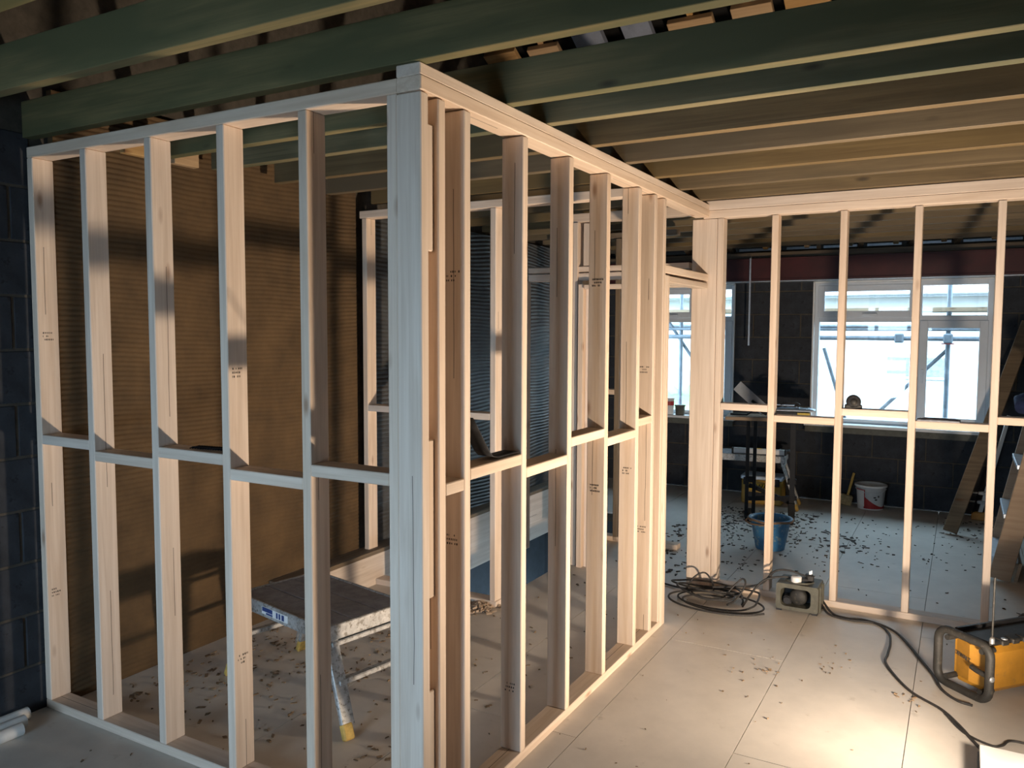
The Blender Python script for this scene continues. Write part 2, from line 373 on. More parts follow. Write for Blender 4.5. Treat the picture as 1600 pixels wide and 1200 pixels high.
# ------------------------------------------------------------------ insulation lining with ripples (real relief)
def ripple(name, x, y0, y1, z0, z1, m, label, seed, pitch=.0235, amp=.012):
    ny = int((y1-y0)/.05)+2; nz = int((z1-z0)/.0042)+2
    yy = np.linspace(y0, y1, ny); zz = np.linspace(z0, z1, nz); Yg, Zg = np.meshgrid(yy, zz)
    r = np.random.RandomState(seed); ph = np.zeros_like(Yg)
    for k in range(9):
        a, b_, p = r.uniform(.6, 4.5), r.uniform(.5, 5), r.uniform(0, 6.28); ph += r.uniform(.35, 1.15)*np.sin(a*Yg + b_*Zg + p)
    ph += .8*np.sin(9*Yg + 2.1*Zg + seed)*np.sin(3*Zg+1.7*Yg)
    prof = np.abs(np.sin(PI*Zg/pitch + ph))**.45
    am = amp*(.65 + .35*np.sin(2.3*Yg + 1.1*np.sin(4*Zg) + seed))
    Xg = x + am*(prof-1)
    v = np.stack([Xg, Yg, Zg], -1).reshape(-1, 3)
    i = np.arange(nz-1)[:, None]*ny + np.arange(ny-1)[None, :]
    f = np.stack([i, i+1, i+ny+1, i+ny], -1).reshape(-1, 4)
    n = len(v); back = np.array([[x-.035, a, c] for a in (y0, y1) for c in (z0, z1)])
    V = np.concatenate([v, back]); fs = f.tolist()
    c00, c10, c01, c11 = 0, ny-1, (nz-1)*ny, nz*ny-1
    fs += [[n, n+1, n+3, n+2], [c00, c10, n+2, n], [c10, c11, n+3, n+2], [c11, c01, n+1, n+3], [c01, c00, n, n+1]]
    me = bpy.data.meshes.new(name); me.from_pydata(V.tolist(), [], fs); me.update()
    me.polygons.foreach_set('use_smooth', [True]*len(f)+[False]*5)
    return tag(obj(name, me, m), label, 'insulation')
ripple('insulation_lining', -1.968, .092, 2.03, 0.0, 2.64, 'insul', 'rippled brown insulation lining the block wall behind the front timber partition', 2)
ripple('insulation_lining', -1.972, 2.135, 6.2, .0, 2.40, 'insul_dark', 'rippled dark grey insulation lining the wall above the stair opening', 5, pitch=.029, amp=.019)
# ------------------------------------------------------------------ ceiling joists
ceil = empty('ceiling', kind='structure', label='open ceiling of treated timber joists')
ZJ = 2.425
jy = [-1.25, -.84, -.425, -.01, .515, .82, 1.236, 1.635, 2.046, 2.447, 2.86, 3.25, 3.62, 3.97, 4.33, 4.69, 5.06, 5.43, 5.80]
rot_jit = random.Random(11)
for i, y in enumerate(jy):
    x0 = -1.86 if y in (.82, 1.236, 1.635, 2.046) else -1.955 if y == .515 else -2.01
    x1 = 4.42; L = x1-x0; dz = rot_jit.uniform(-.003, .003)
    timber('joist', ceil, ((x0+x1)/2, y+.0235, ZJ+.0735), L, .147, .047, X, Z, 'treated' if y < 1 else 'treated_brown', ch=.002)
# blocking pieces between joist ends and the wall plate
for y in (.44, .70): timber('joist_packer', ceil, (-1.905, y, ZJ+.05), .14, .10, .04, Y, Z, 'rafter')
roof = empty('roof', kind='structure', label='dark roof void above the joists with rafters')
SL = math.tan(math.radians(28)); ang = math.atan(SL)
def zr(y): return 2.52 + (6.45-abs(y-.45)-.45)*SL
for k in range(17):
    x = -1.9 + .39*k
    timber('rafter', roof, (x, 3.4, zr(3.4)-.09), 6.7, .145, .045, (0, 1, -SL), Z, 'rafter')
ridge_z = zr(.45)
mb = MB()
for s_, (ya, yb) in ((1, (.45, 6.9)), (-1, (.45, -6.0))):
    za, zb = zr(ya), zr(yb)
    vs = [(-2.2, ya, za), (4.7, ya, za), (4.7, yb, zb), (-2.2, yb, zb)]; vs += [(a, b_, c+.03) for a, b_, c in vs]
    mb.add(vs, [(0, 1, 2, 3), (7, 6, 5, 4), (0, 4, 5, 1), (1, 5, 6, 2), (2, 6, 7, 3), (3, 7, 4, 0)])
obj('roof_membrane', mb, 'membrane', roof)
obj('gable_boarding', MB().prism([(-6.0, 2.6), (6.9, 2.6), (6.9, zr(6.9)), (.45, ridge_z), (-6.0, zr(-6.0))], 4.42, 4.62, axis=0), 'block', roof)
obj('eaves_boarding', MB().box((1.2, -4.7, 2.75), (6.6, .1, .35)), 'membrane', roof)
for (xa, xb, m) in ((-1.22, -.99, 'daylit_blue'), (-.83, -.62, 'daylit_blue')):  # added panels, bluish daylight on the membrane painted as their colour
    obj('daylight_patch', MB().box((0, 0, 0), (xb-xa, .5, .05), (-ang, 0, 0)), m, roof, loc=((xa+xb)/2, 3.72, zr(3.72)-.19))
for (xa, xb, yy) in ((-2.0, -1.72, 3.7), (-1.62, -1.36, 3.72), (-.5, -.18, 3.72), (-.05, .22, 3.7), (.3, .58, 3.7), (-2.0, -1.7, 2.4), (-1.2, -.9, 2.5)):
    timber('nogging', roof, ((xa+xb)/2, yy, zr(yy)-.2), xb-xa, .16, .045, X, (0, 1, -SL), 'rafter')
# steel beam and eaves pieces over the window
sb = obj('steel_beam', MB().box((1.2, 6.145, 2.334), (6.4, .15, .012)).box((1.2, 6.145, 2.134), (6.4, .15, .012)).box((1.2, 6.09, 2.234), (6.4, .012, .19)), 'red_steel'); tag(sb, 'dark red painted steel beam running above the windows', 'beam')
ln = obj('trim_1', MB().box((1.2, 6.18, 2.12), (6.4, .13, .012), ch=.003), 'galv'); tag(ln, 'thin galvanised lintel lip under the red beam', kind='structure')
wp = empty('trim_2', kind='structure', label='eaves boards and rafter feet above the red steel beam')
timber('wall_plate', wp, (1.2, 6.2, 2.375), 6.4, .10, .06, X, Y, 'oldwood')
for xa, xb in ((-.14, .14), (.2, .5), (.585, .88), (1.04, 1.28), (1.37, 1.82), (1.9, 2.2), (-.6, -.25)):
    obj('eaves_board', MB().box(((xa+xb)/2, 6.29, 2.432), (xb-xa, .03, .052), ch=.003), 'galv', wp)
for x in (.17, .54, .96, 1.325, 1.86, -.2, -.65, -1.1): timber('rafter_foot', wp, (x, 6.2, 2.45), .42, .06, .04, (-.15, 1, -.12), Z, 'oldwood')
st_ = obj('hanging_strap', MB().prism([(-.008, -.0015), (.008, -.0015), (.008, .0015), (-.008, .0015)], 1.495, 2.345).tube([(-.0, -.003, 2.34), (0, .02, 2.355), (0, .05, 2.35)], .004, 6), 'galv', loc=(-.43, 6.04, 0)); tag(st_, 'pale metal strap hanging from the red steel beam', 'strap')
# ------------------------------------------------------------------ windows
def window(name, q, label, mull=None, tran=1.755, tx=(True, True)):
    x0, x1, z0, z1 = q; root = empty(name, kind='structure', label=label); y = 6.33; d = .07; fw = .05
    fr = MB()
    fr.box((x0+fw/2, y, (z0+z1)/2), (fw, d, z1-z0), ch=.004).box((x1-fw/2, y, (z0+z1)/2), (fw, d, z1-z0), ch=.004)
    fr.box(((x0+x1)/2, y, z0+fw/2), (x1-x0-2*fw+.006, d-.001, fw), ch=.004).box(((x0+x1)/2, y, z1-fw/2), (x1-x0-2*fw+.006, d-.001, fw), ch=.004)
    obj('window_frame', fr, 'upvc', root)
    mx_ = x0 + (x1-x0)*.59 if mull is None else mull
    obj('mullion', MB().box((mx_, y, (z0+z1)/2), (.06, d, z1-z0-2*fw), ch=.004), 'upvc', root)
    obj('transom', MB().box(((x0+x1)/2, y, tran), (x1-x0-2*fw, d*.96, .06), ch=.004), 'upvc', root)
    L_, R_ = (x0+fw, mx_-.03), (mx_+.03, x1-fw)
    lo, hi = (z0+fw, tran-.03), (tran+.03, z1-fw)
    def sash(a, c, w_):
        s = MB(); yy = y-.035
        s.box((a[0]+w_/2, yy, (c[0]+c[1])/2), (w_, .03, c[1]-c[0]), ch=.005).box((a[1]-w_/2, yy, (c[0]+c[1])/2), (w_, .03, c[1]-c[0]), ch=.005)
        s.box(((a[0]+a[1])/2, yy, c[0]+w_/2), (a[1]-a[0]-2*w_+.008, .029, w_-.001), ch=.004).box(((a[0]+a[1])/2, yy, c[1]-w_/2), (a[1]-a[0]-2*w_+.008, .029, w_-.001), ch=.004)
        return obj('sash', s, 'upvc', root)
    s1 = sash((L_[0]-.015, L_[1]+.015), (hi[0]-.015, hi[1]+.015), .06); s2 = sash((R_[0]-.015, R_[1]+.015), (lo[0]-.015, lo[1]+.015), .07)
    for s, (hx, hz, hor) in ((s1, ((L_[0]+L_[1])/2, hi[0]+.015, True)), (s2, (R_[0]+.02, (lo[0]+lo[1])/2, False))):
        h = MB().box((hx, y-.06, hz), (.06, .02, .02) if hor else (.02, .02, .06), ch=.004)
        h.bar((hx, y-.075, hz), (hx+.1, y-.075, hz) if hor else (hx, y-.075, hz-.1), .014, .018, (0, 1, 0), ch=.004)
        obj('handle', h, 'upvc', s)
    for a in (L_, R_):
        for c in (lo, hi):
            obj('pane', MB().box(((a[0]+a[1])/2, y+.01, (c[0]+c[1])/2), (a[1]-a[0]+.01, .004, c[1]-c[0]+.01)), 'glass', root)
    # pale plaster beads and reveal around the opening, and the inner sill board
    rv = MB(); yr0, yr1 = 6.23, 6.30
    rv.box((x0+.004, (yr0+yr1)/2, (z0+z1)/2), (.014, yr1-yr0, z1-z0)).box((x1-.004, (yr0+yr1)/2, (z0+z1)/2), (.014, yr1-yr0, z1-z0)).box(((x0+x1)/2, (yr0+yr1)/2, z1-.004), (x1-x0, yr1-yr0, .012))
    obj('reveal', rv, 'white_plastic', root)
    obj('sill_board', MB().box(((x0+x1)/2, 6.22, z0-.005), (x1-x0+.08, .19, .028), ch=.004), 'white_plastic', root)
    obj('sill_upstand', MB().box(((x0+x1)/2, 6.135, z0-.045), (x1-x0+.06, .02, .06), ch=.003), 'grey_frame', root)
    return root
window('window_1', W1, 'wide white framed window with four panes in the back wall', mull=1.035)
window('window_2', W2, 'narrower white framed window seen through the door opening')
# ------------------------------------------------------------------ partition frames
H0, H1 = 2.345, 2.387
SP = .038
def lath(parent, name, c, L, ld, wd, m='pine', wide=.089, thick=.038): return timber(name, parent, c, L, wide, thick, ld, wd, m)
# A: front
A = empty('partition_frame', (-1.0, .0445, 0), label='front timber stud partition facing the viewer, left of the corner post', cat='partition frame')
A_in = Matrix.Translation((1.0, -.0445, 0))
def P(root, name, c, L, wide, thick, ld, wd, m='pine'):
    loc = Vector(c) - root.location
    return timber(name, root, loc, L, wide, thick, ld, wd, m)
xa = [-2.0024, -1.6445, -1.2544, -.8697, -.4877, -.127]
P(A, 'sole_plate', (-1.0447, .0445, .019), 1.9154, .089, .038, X, Y)
P(A, 'top_plate', (-1.0447, .0445, 2.366), 1.9154, .089, .044, X, Y)
studsA = [P(A, 'stud', (x+.019, .0445, (SP+H0-.001)/2), H0-SP-.002, .089, .038, Z, Y) for x in xa]
for i, zt in enumerate((1.192, 1.150, 1.197, 1.148, 1.196)):
    a, b_ = xa[i]+.038, xa[i+1]; P(A, 'nogging', ((a+b_)/2, .0445, zt-.020), b_-a, .089, .040, X, Y)
stamp(studsA[0], 1.62-1.19, -1); stamp(studsA[0], .52-1.19, -1); stamp(studsA[3], 1.50-1.19, -1); stamp(studsA[3], .46-1.19, -1)
# B: side, running away from the corner
B = empty('partition_frame', (-.0445, 1.1, 0), label='side timber stud partition running from the corner post back to the doorway', cat='partition frame')
yb = [0.0, .090, .235, .6273, 1.0211, 1.4159, 1.8147, 2.0472, 2.192]
P(B, 'sole_plate', (-.0445, 1.116, .019), 2.232, .089, .038, Y, X)
P(B, 'top_plate', (-.0445, 1.525, 2.366), 3.05, .089, .044, Y, X)
P(B, 'upper_plate', (-.0465, 1.525, 2.406), 3.05, .089, .036, Y, X, 'pine_plain')
studsB = [P(B, 'stud', (-.0445, y+.019, (SP+H0-.004)/2), H0-SP-.006, .089, .038, Z, X) for y in yb]
for z0, z1 in ((2.26, 1.88), (1.30, .80), (.50, .04)):
    P(B, 'packer_block', (-.052, .064, (z0+z1)/2), abs(z0-z1), .070, .0505, Z, X, 'pine_plain')
for i, zt in ((1, 1.155), (2, 1.183), (3, 1.128), (4, 1.195), (5, 1.148), (6, 1.198)):
    a, b_ = yb[i]+.038, yb[i+1]; P(B, 'nogging', (-.0445, (a+b_)/2, zt-.020), b_-a, .089, .040, Y, X)
for i, z in ((2, 1.83), (2, .96), (5, 1.87), (5, .93), (7, 1.45), (7, .6), (6, .95), (3, .3)): stamp(studsB[i], z-1.19, -1)
P(B, 'jamb_lining', (-.0445, 2.249, .97), 1.94, .089, .036, Z, X, 'pine_plain')
P(B, 'jamb_lining', (-.0445, 2.33-.044, .97), 1.94, .089, .036, Z, X, 'pine_plain')
P(B, 'door_header', (-.0445, 2.64, 1.972), .82, .089, .042, Y, X)
P(B, 'door_header', (-.0445, 2.675, 1.920), .74, .089, .034, Y, X, 'pine_plain')
# C: facing the viewer, right of the doorway
C_ = empty('partition_frame', (1.1, 3.0945, 0), label='timber stud partition on the right, in front of the window room', cat='partition frame')
xc = [.052, .3797, .7632, 1.1497, 1.5441, 1.94, 2.33]
YC = 3.0958
P(C_, 'sole_plate', (1.21, YC, .019), 2.316, .089, .038, X, Y)
P(C_, 'top_plate', (1.165, YC, 2.362), 2.406, .089, .050, X, Y)
P(C_, 'upper_plate', (1.1, YC, 2.417), 2.55, .089, .058, X, Y, 'pine_plain')
studsC = [P(C_, 'stud', (x+.019, YC, (SP+2.336)/2), 2.336-SP-.002, .089, .038, Z, Y) for x in xc]
for i, zt in enumerate((1.188, 1.130, 1.190, 1.140, 1.184, 1.14)):
    a, b_ = xc[i]+.038, xc[i+1]; P(C_, 'nogging', ((a+b_)/2, YC, zt-.021), b_-a, .089, .042, X, Y)
P(C_, 'door_post', (-.028, 3.07, (2.336)/2), 2.334, .156, .038, Z, X)
P(C_, 'door_post', (.002, 3.113, (2.336)/2), 2.334, .094, .044, Z, X, 'pine_plain')
# D: across the room, in front of the stair opening
D = empty('partition_frame', (-1.0, 2.085, 0), label='inner timber stud partition standing in front of the stair opening', cat='partition frame')
YD = 2.0845
P(D, 'top_plate', (-1.03, YD, 2.362), 1.84, .089, .046, X, Y)
P(D, 'sole_plate', (-1.39, YD, .019), .90, .089, .038, X, Y)
for x in (-1.93, -1.53, -.985): P(D, 'stud', (x+.019, YD, 1.188), 2.30, .089, .038, Z, Y)
for a, b_, zt in ((-1.892, -1.53, 1.159), (-1.492, -.985, 1.153)): P(D, 'nogging', ((a+b_)/2, YD, zt-.020), b_-a, .089, .040, X, Y)
# E: doorway frame across the hall end
E_ = empty('partition_frame', (-.6, 3.0945, 0), label='timber door frame with double posts at the end of the hall', cat='partition frame')
P(E_, 'top_plate', (-.53, 3.11, 2.40), .84, .089, .06, X, Y)
P(E_, 'header', (-.71, 3.115, 2.055), 1.16, .089, .036, X, Y)
P(E_, 'header', (-.71, 3.118, 2.004), 1.16, .089, .048, X, Y, 'pine_plain')
P(E_, 'post', (-.918, 3.10, 1.185), 2.37, .089, .036, Z, Y)
P(E_, 'post', (-.862, 3.07, .975), 1.95, .089, .038, Z, Y, 'pine_plain')
P(E_, 'post', (-.815, 3.11, .975), 1.95, .089, .055, Z, Y)
P(E_, 'post', (-1.33, 3.11, 1.018), 1.94, .089, .038, Z, Y)
P(E_, 'post', (-.845, 3.12, 2.22), .286, .089, .045, Z, Y)
P(E_, 'lining', (-.48, 3.05, 1.93), .70, .089, .030, X, Y, 'pine_plain')
# G: further partition in the back room
G = empty('partition_frame', (-.91, 3.85, 0), label='far timber partition glimpsed between the side studs, behind the hall doorway', cat='partition frame')
P(G, 'stud', (-.905, 3.84, 1.17), 2.33, .038, .089, Z, X, 'oldwood'); P(G, 'nogging', (-1.05, 3.84, 1.165), .26, .089, .04, X, Y); P(G, 'sole_plate', (-.78, 3.84, .019), .75, .089, .038, X, Y)
P(G, 'stud', (-1.19, 3.84, 1.17), 2.33, .038, .089, Z, X, 'oldwood'); P(G, 'top_plate', (-.9, 3.84, 2.36), .9, .089, .038, X, Y, 'oldwood')
# ------------------------------------------------------------------ beam along the foot of the wall
bm_ = empty('timber_beam', (-1.9, 2.9, 0), label='pale timber beam lying along the foot of the rippled insulation, dark capping on top', cat='beam')
P(bm_, 'beam_face', (-1.862, 2.98, -.005), 3.46, .40, .042, Y, Z, 'pine')
P(bm_, 'capping_board', (-1.914, 2.98, .208), 3.46, .104, .024, Y, X, 'oldwood')
P(bm_, 'capping_lip', (-1.850, 2.98, .205), 3.46, .014, .03, Y, X, 'oldwood')
# ------------------------------------------------------------------ hop-up platforms
def hopup(loc, rz, label, L=.66, W=.40, H=.47, m='alu'):
    t = empty('hop_up_platform', loc, rz, label, 'work platform', 'aluminium hop-up platforms')
    dk = MB()
    for k in range(3): dk.box((0, (k-1)*(W/3), H-.012), (L-.02, W/3-.004, .022), ch=.003)
    obj('deck', dk, 'deck', t)
    rim = MB()
    for s in (-1, 1):
        rim.box((0, s*(W/2+.006), H-.028), (L+.02, .014, .062), ch=.004); rim.box((s*(L/2+.004), 0, H-.03), (.016, W+.02, .064), ch=.004)
    obj('deck_rim', rim, m, t)
    for sx in (-1, 1):
        pts = []
        for sy_ in (-1, 1):
            a = Vector((sx*(L/2-.02), sy_*(W/2-.03), H-.06)); b_ = Vector((sx*(L/2+.11), sy_*(W/2-.015), .055))
            lg = obj('leg', MB().bar(a, b_, .022, .046, (0, 1, 0), ch=.004).bar(a+Vector((sx*.008, -sy_*.02, 0)), b_+Vector((sx*.008, -sy_*.02, 0)), .008, .03, (0, 1, 0)), m, t)
            d = (b_-a).normalized()
            obj('foot', MB().bar(b_ - d*.01, b_ + d*.057, .028, .05, (0, 1, 0), ch=.006), 'yellow_rubber', lg)
            pts.append((a, b_))
        for f_ in (.07, .52):
            p, q = (a+(b_-a)*f_ for a, b_ in pts); obj('rung', MB().bar(p, q, .034, .022, (0, 0, 1), ch=.004), m, t)
        p = pts[0][0] + (pts[0][1]-pts[0][0])*.54 + Vector((0, .05, 0)); 
        obj('brace', MB().bar(pts[0][0]+(pts[0][1]-pts[0][0])*.7, pts[0][0]+(pts[0][1]-pts[0][0])*.54+Vector((0, .06, 0)), .006, .012), m, t)
    return t
h1 = hopup((-1.085, .72, 0), math.radians(-12), 'paint-spattered aluminium hop-up with grey deck standing behind the front studs', L=.66, W=.42, H=.432)
obj('maker_label', MB().box((-.02, -.224, .405), (.20, .002, .032)), 'white_plastic', h1, label='white and blue sticker on the deck rim')
obj('label_print', MB().box((-.075, -.2255, .411), (.08, .001, .018)).box((-.06, -.2255, .395), (.05, .001, .008)).box((.0, -.2255, .405), (.012, .001, .024)).box((.02, -.2255, .405), (.012, .001, .024)).box((.045, -.2255, .405), (.018, .001, .024)), 'blue_ink', h1)
hopup((-.32, 5.72, 0), math.radians(6), 'second aluminium hop-up in front of the window room block wall, tools on its deck', L=.64, W=.32, H=.49)
# ------------------------------------------------------------------ tools and small things on noggings
nl = empty('nail_strip', (-.99, .045, 1.199), .15, 'dark strip of nails lying on the third nogging of the front partition', 'nails')
obj('collation', MB().box((0, 0, .006), (.15, .012, .003)), 'black_plastic', nl)
for k in range(13): obj('nail', MB().tube([(-.07+k*.0117, -.022, .004), (-.07+k*.0117+.01, .02, .009)], .002, 5), 'black_steel', nl)
# bendy black sheet on nogging B (bay between studs 2 and 3)
mb = MB(); prof = [(.300, 1.345), (.330, 1.31), (.385, 1.245), (.410, 1.215), (.435, 1.197), (.47, 1.190), (.53, 1.1895), (.60, 1.1895), (.622, 1.1895)]
va = [(-.008, y, z+.001) for y, z in prof] + [(-.078, y+.01, z+.001) for y, z in prof]; n = len(prof)
vb = [(x, y+.0012, z+.0022) for x, y, z in va]
fs = []
for k in range(n-1): fs += [(k, k+1, n+k+1, n+k), (2*n+k, 3*n+k, 3*n+k+1, 2*n+k+1), (k, 2*n+k, 2*n+k+1, k+1), (n+k, n+k+1, 3*n+k+1, 3*n+k)]
fs += [(0, n, 3*n, 2*n), (n-1, 3*n-1, 4*n-1, 2*n-1)]
mb.add(va+vb, fs, True)
sq = obj('plastic_strip', mb, 'black_plastic'); tag(sq, 'bent strip of thin black plastic resting on the side partition nogging', 'plastic strip')
tp = empty('tape_measure', (.861, 3.085, 1.190), .2, 'small dark tape measure on the nogging in front of the window', 'tape measure')
obj('case', MB().prism([(-.04, 0), (.04, 0), (.045, .02), (.04, .045), (.018, .058), (-.02, .058), (-.042, .042), (-.045, .015)], -.022, .022, axis=1) if False else MB().lathe([(.0, -.022), (.034, -.022), (.04, -.016), (.04, .016), (.034, .022), (0, .022)], n=18), 'black_plastic', tp, mtx=Matrix.Translation((0, 0, .04)) @ Matrix.Rotation(PI/2, 4, 'X'))
obj('base_block', MB().box((.0, 0, .012), (.092, .044, .024), ch=.005), 'grime_rubber', tp)
obj('badge', MB().lathe([(0, 0), (.02, 0), (.02, .002), (0, .002)], n=14), 'grime_rubber', tp, mtx=Matrix.Translation((0, -.0225, .04)) @ Matrix.Rotation(PI/2, 4, 'X'))
def cloth(name, sx, sy_, amp, seed, nx=24, ny=14, th=.006):
    r = np.random.RandomState(seed); mb = MB(); vs = []
    ks = [(r.uniform(2, 14), r.uniform(2, 14), r.uniform(0, 6.3), r.uniform(.2, 1)) for _ in range(7)]
    for j in range(ny):
        for i in range(nx):
            x = (i/(nx-1)-.5)*sx; y = (j/(ny-1)-.5)*sy_; h = sum(c*math.sin(a*x*4/sx+b_*y*4/sy_+p) for a, b_, p, c in ks)/3.5
            e = min(1, 6*min(i, nx-1-i)/(nx-1), 6*min(j, ny-1-j)/(ny-1))
            vs.append((x + .006*h, y, th + max(0, amp*(.5+.5*h)*(.25+.75*e))))
    fs = [(j*nx+i, j*nx+i+1, (j+1)*nx+i+1, (j+1)*nx+i) for j in range(ny-1) for i in range(nx-1)]
    bot = [(x, y, 0) for x, y, z in vs]; n = len(vs)
    ring = [i for i in range(nx)] + [j*nx+nx-1 for j in range(1, ny)] + [(ny-1)*nx+i for i in range(nx-2, -1, -1)] + [j*nx for j in range(ny-2, 0, -1)]
    mb.add(vs + bot, fs + [tuple(n+i for i in f[::-1]) for f in fs] + [(a+n, b_+n, b_, a) for a, b_ in zip(ring, ring[1:]+ring[:1])], True)
    return mb
rg = obj('cloth_rag', cloth('cloth_rag', .21, .085, .014, 4), 'rag', loc=(1.30, 3.094, 1.1405)); tag(rg, 'grey rag folded flat on the nogging below the right window pane', 'rag')
# ------------------------------------------------------------------ trestle bench with tools (window room)
tb = empty('trestle_bench', (.0, 5.2, 0), .17, 'black steel trestle bench with a board top behind the right partition', 'workbench')
obj('bench_board', MB().box((.0, 0, .885), (.80, .34, .03), ch=.004), 'stepwood', tb)
for x in (-.215, -.155): obj('leg', MB().bar((x, -.02, .87), (x-.002, -.02, .0), .03, .03, (0, 1, 0)), 'black_steel', tb)
obj('leg', MB().bar((.155, -.02, .87), (.16, -.05, .0), .042, .042, (0, 1, 0)), 'black_steel', tb)
obj('leg_sleeve', MB().bar((.158, -.045, .16), (.16, -.048, .0), .055, .055, (0, 1, 0), ch=.004), 'black_steel', tb)
for x in (-.2, .16): obj('foot_bar', MB().bar((x, -.19, .022), (x, .19, .022), .035, .035, (0, 0, 1), ch=.004), 'black_steel', tb)
obj('cross_bar', MB().bar((-.2, -.02, .17), (.2, -.04, .20), .03, .035), 'black_steel', tb); obj('cross_bar', MB().bar((-.2, .03, .28), (.16, .03, .14), .03, .035), 'black_steel', tb)
for x in (-.185, .157): obj('clamp', MB().box((x, -.02, .34), (.075, .05, .05), ch=.006), 'black_steel', tb)
sk = empty('jointing_knife', (-.16, 5.14, .902), .15, 'wide pale steel blade with black handle propped up on the trestle bench', 'knife')
obj('blade', MB().bar((-.15, 0, .26), (.085, .03, .045), .10, .003, (.3, -1, .4)), 'blade', sk)
obj('handle', MB().tube([(-.02, .0, .13), (.03, -.02, .09), (.07, -.02, .04), (.10, 0, .018)], [.012, .018, .018, .014], 10), 'black_plastic', sk)
obj('prop', MB().tube([(-.20, -.01, .008), (-.06, -.015, .008), (.0, -.015, .05), (.05, -.02, .07)], .008, 8), 'black_plastic', sk)
tool = empty('tool_case', (.155, 5.24, .901), .17, 'black and yellow flat tool case on the trestle bench', 'tool case')
obj('case_body', MB().box((-.02, 0, .027), (.28, .15, .05), ch=.008), 'black_plastic', tool); obj('yellow_end', MB().box((.075, -.0765, .027), (.10, .006, .03), ch=.002), 'yellow', tool)
pp = obj('paper_stack', cloth('paper_stack', .33, .19, .03, 9), 'blade', loc=(.16, 5.25, .954), rot=(0, 0, .15)); tag(pp, 'pale crumpled papers on top of the black and yellow tool case', 'papers')
hk = empty('hand_saw', (.09, 5.26, .985), .1, 'black handled tool lying on the crumpled papers', 'saw')
obj('blade', MB().bar((-.1, 0, .012), (.06, 0, .012), .05, .004), 'blade', hk); obj('handle', MB().tube([(-.05, -.03, .02), (0, -.04, .035), (.08, -.04, .035), (.105, -.02, .02), (.10, 0, .014)], .009, 8), 'black_plastic', hk)
lv = empty('spirit_level', (-.22, 5.64, .4905), .14, 'white plank-like spirit level lying on the second hop-up deck', 'spirit level')
obj('body', MB().box((0, 0, .028), (.46, .05, .05), ch=.006), 'white_plastic', lv); obj('vial', MB().box((0, 0, .05), (.05, .02, .012)), 'yellow', lv); obj('end_cap', MB().box((.235, 0, .028), (.02, .052, .052), ch=.004), 'black_plastic', lv); obj('end_cap', MB().box((-.235, 0, .028), (.02, .052, .052), ch=.004), 'black_plastic', lv)
gl_ = empty('work_glove', (-.05, 5.80, .4905), .4, 'crumpled dark work glove at the end of the second hop-up deck', 'glove')
obj('palm', cloth('palm', .13, .1, .05, 12, 14, 10), 'grime_rubber', gl_)
for k in range(4): obj('finger', MB().tube([(.05, -.036+k*.024, .018), (.085, -.04+k*.026, .024), (.115, -.042+k*.027, .012)], [.012, .012, .009], 7), 'grime_rubber', gl_)
# ------------------------------------------------------------------ lettering
def letters(txt, size, name, m, parent, mtx, ext=.0008):
    cu = bpy.data.curves.new('txt', 'FONT'); cu.body = txt; cu.size = size; cu.align_x = 'CENTER'; cu.align_y = 'CENTER'; cu.extrude = ext; cu.offset = size*.02; cu.resolution_u = 3
    o = bpy.data.objects.new('tmp', cu); COL.objects.link(o); dg = bpy.context.evaluated_depsgraph_get()
    me = bpy.data.meshes.new_from_object(o.evaluated_get(dg)); bpy.data.objects.remove(o)
    me.materials.clear(); me.materials.append(MT[m])
    return obj(name, me, None, parent, mtx)
FRONT = Matrix.Rotation(PI/2, 4, 'X')   # lettering that faces -y
# yellow case
yc = empty('storage_case', (-.215, 5.86, 0), .03, 'yellow storage case with dark lettering panel under the second hop-up', 'tool case')
obj('case_body', MB().box((0, 0, .115), (.37, .24, .23), ch=.012), 'case_yellow', yc); obj('lid', MB().box((0, 0, .25), (.385, .255, .04), ch=.008), 'blade', yc, label='dusty pale lid')
obj('name_panel', MB().box((.0, -.1225, .165), (.26, .004, .06), ch=.001), 'yellow', yc)
letters('DEWALT', .062, 'lettering', 'ink', yc, Matrix.Translation((0, -.1255, .165)) @ FRONT)
obj('recess', MB().box((.0, -.122, .085), (.28, .004, .055)), 'black_plastic', yc)
for x in (-.14, .14): obj('catch', MB().box((x, -.128, .215), (.05, .014, .07), ch=.004), 'black_plastic', yc)
# blue bucket
def bucket(name, loc, r0, r1, h, m, label, inside=True):
    t = empty(name, loc, 0, label, 'bucket')
    obj('body', MB().lathe([(r0, 0), (r0+(r1-r0)*.9, h*.9), (r1, h*.9), (r1+.012, h*.92), (r1+.012, h), (r1-.004, h), (r1-.012, h*.9), (r0-.01, .02), (0, .02)], n=28), m, t)
    return t
bb = bucket('builders_bucket', (.185, 4.215, 0), .105, .148, .235, 'blue_plastic', 'blue plastic bucket with muddy rim behind the right partition')
obj('contents', MB().lathe([(0, .165), (.06, .17), (.132, .165), (.12, .15), (0, .15)], n=24), 'rust', bb)
obj('rim_dirt', MB().tube([(.160*math.cos(a), .160*math.sin(a), .224+.004*math.sin(5*a)) for a in [k*2*PI/28 for k in range(28)]], .009, 6, closed=True), 'rust', bb, label='muddy brown rim')
obj('handle', MB().tube([(-.16, -.02, .22), (-.17, -.075, .205), (-.12, -.14, .20), (-.05, -.172, .205), (.04, -.172, .21)], .006, 6), 'rust', bb)
wt = bucket('plaster_tub', (.705, 6.10, 0), .110, .128, .225, 'white_plastic', 'white plastic tub with red and white label against the block wall')
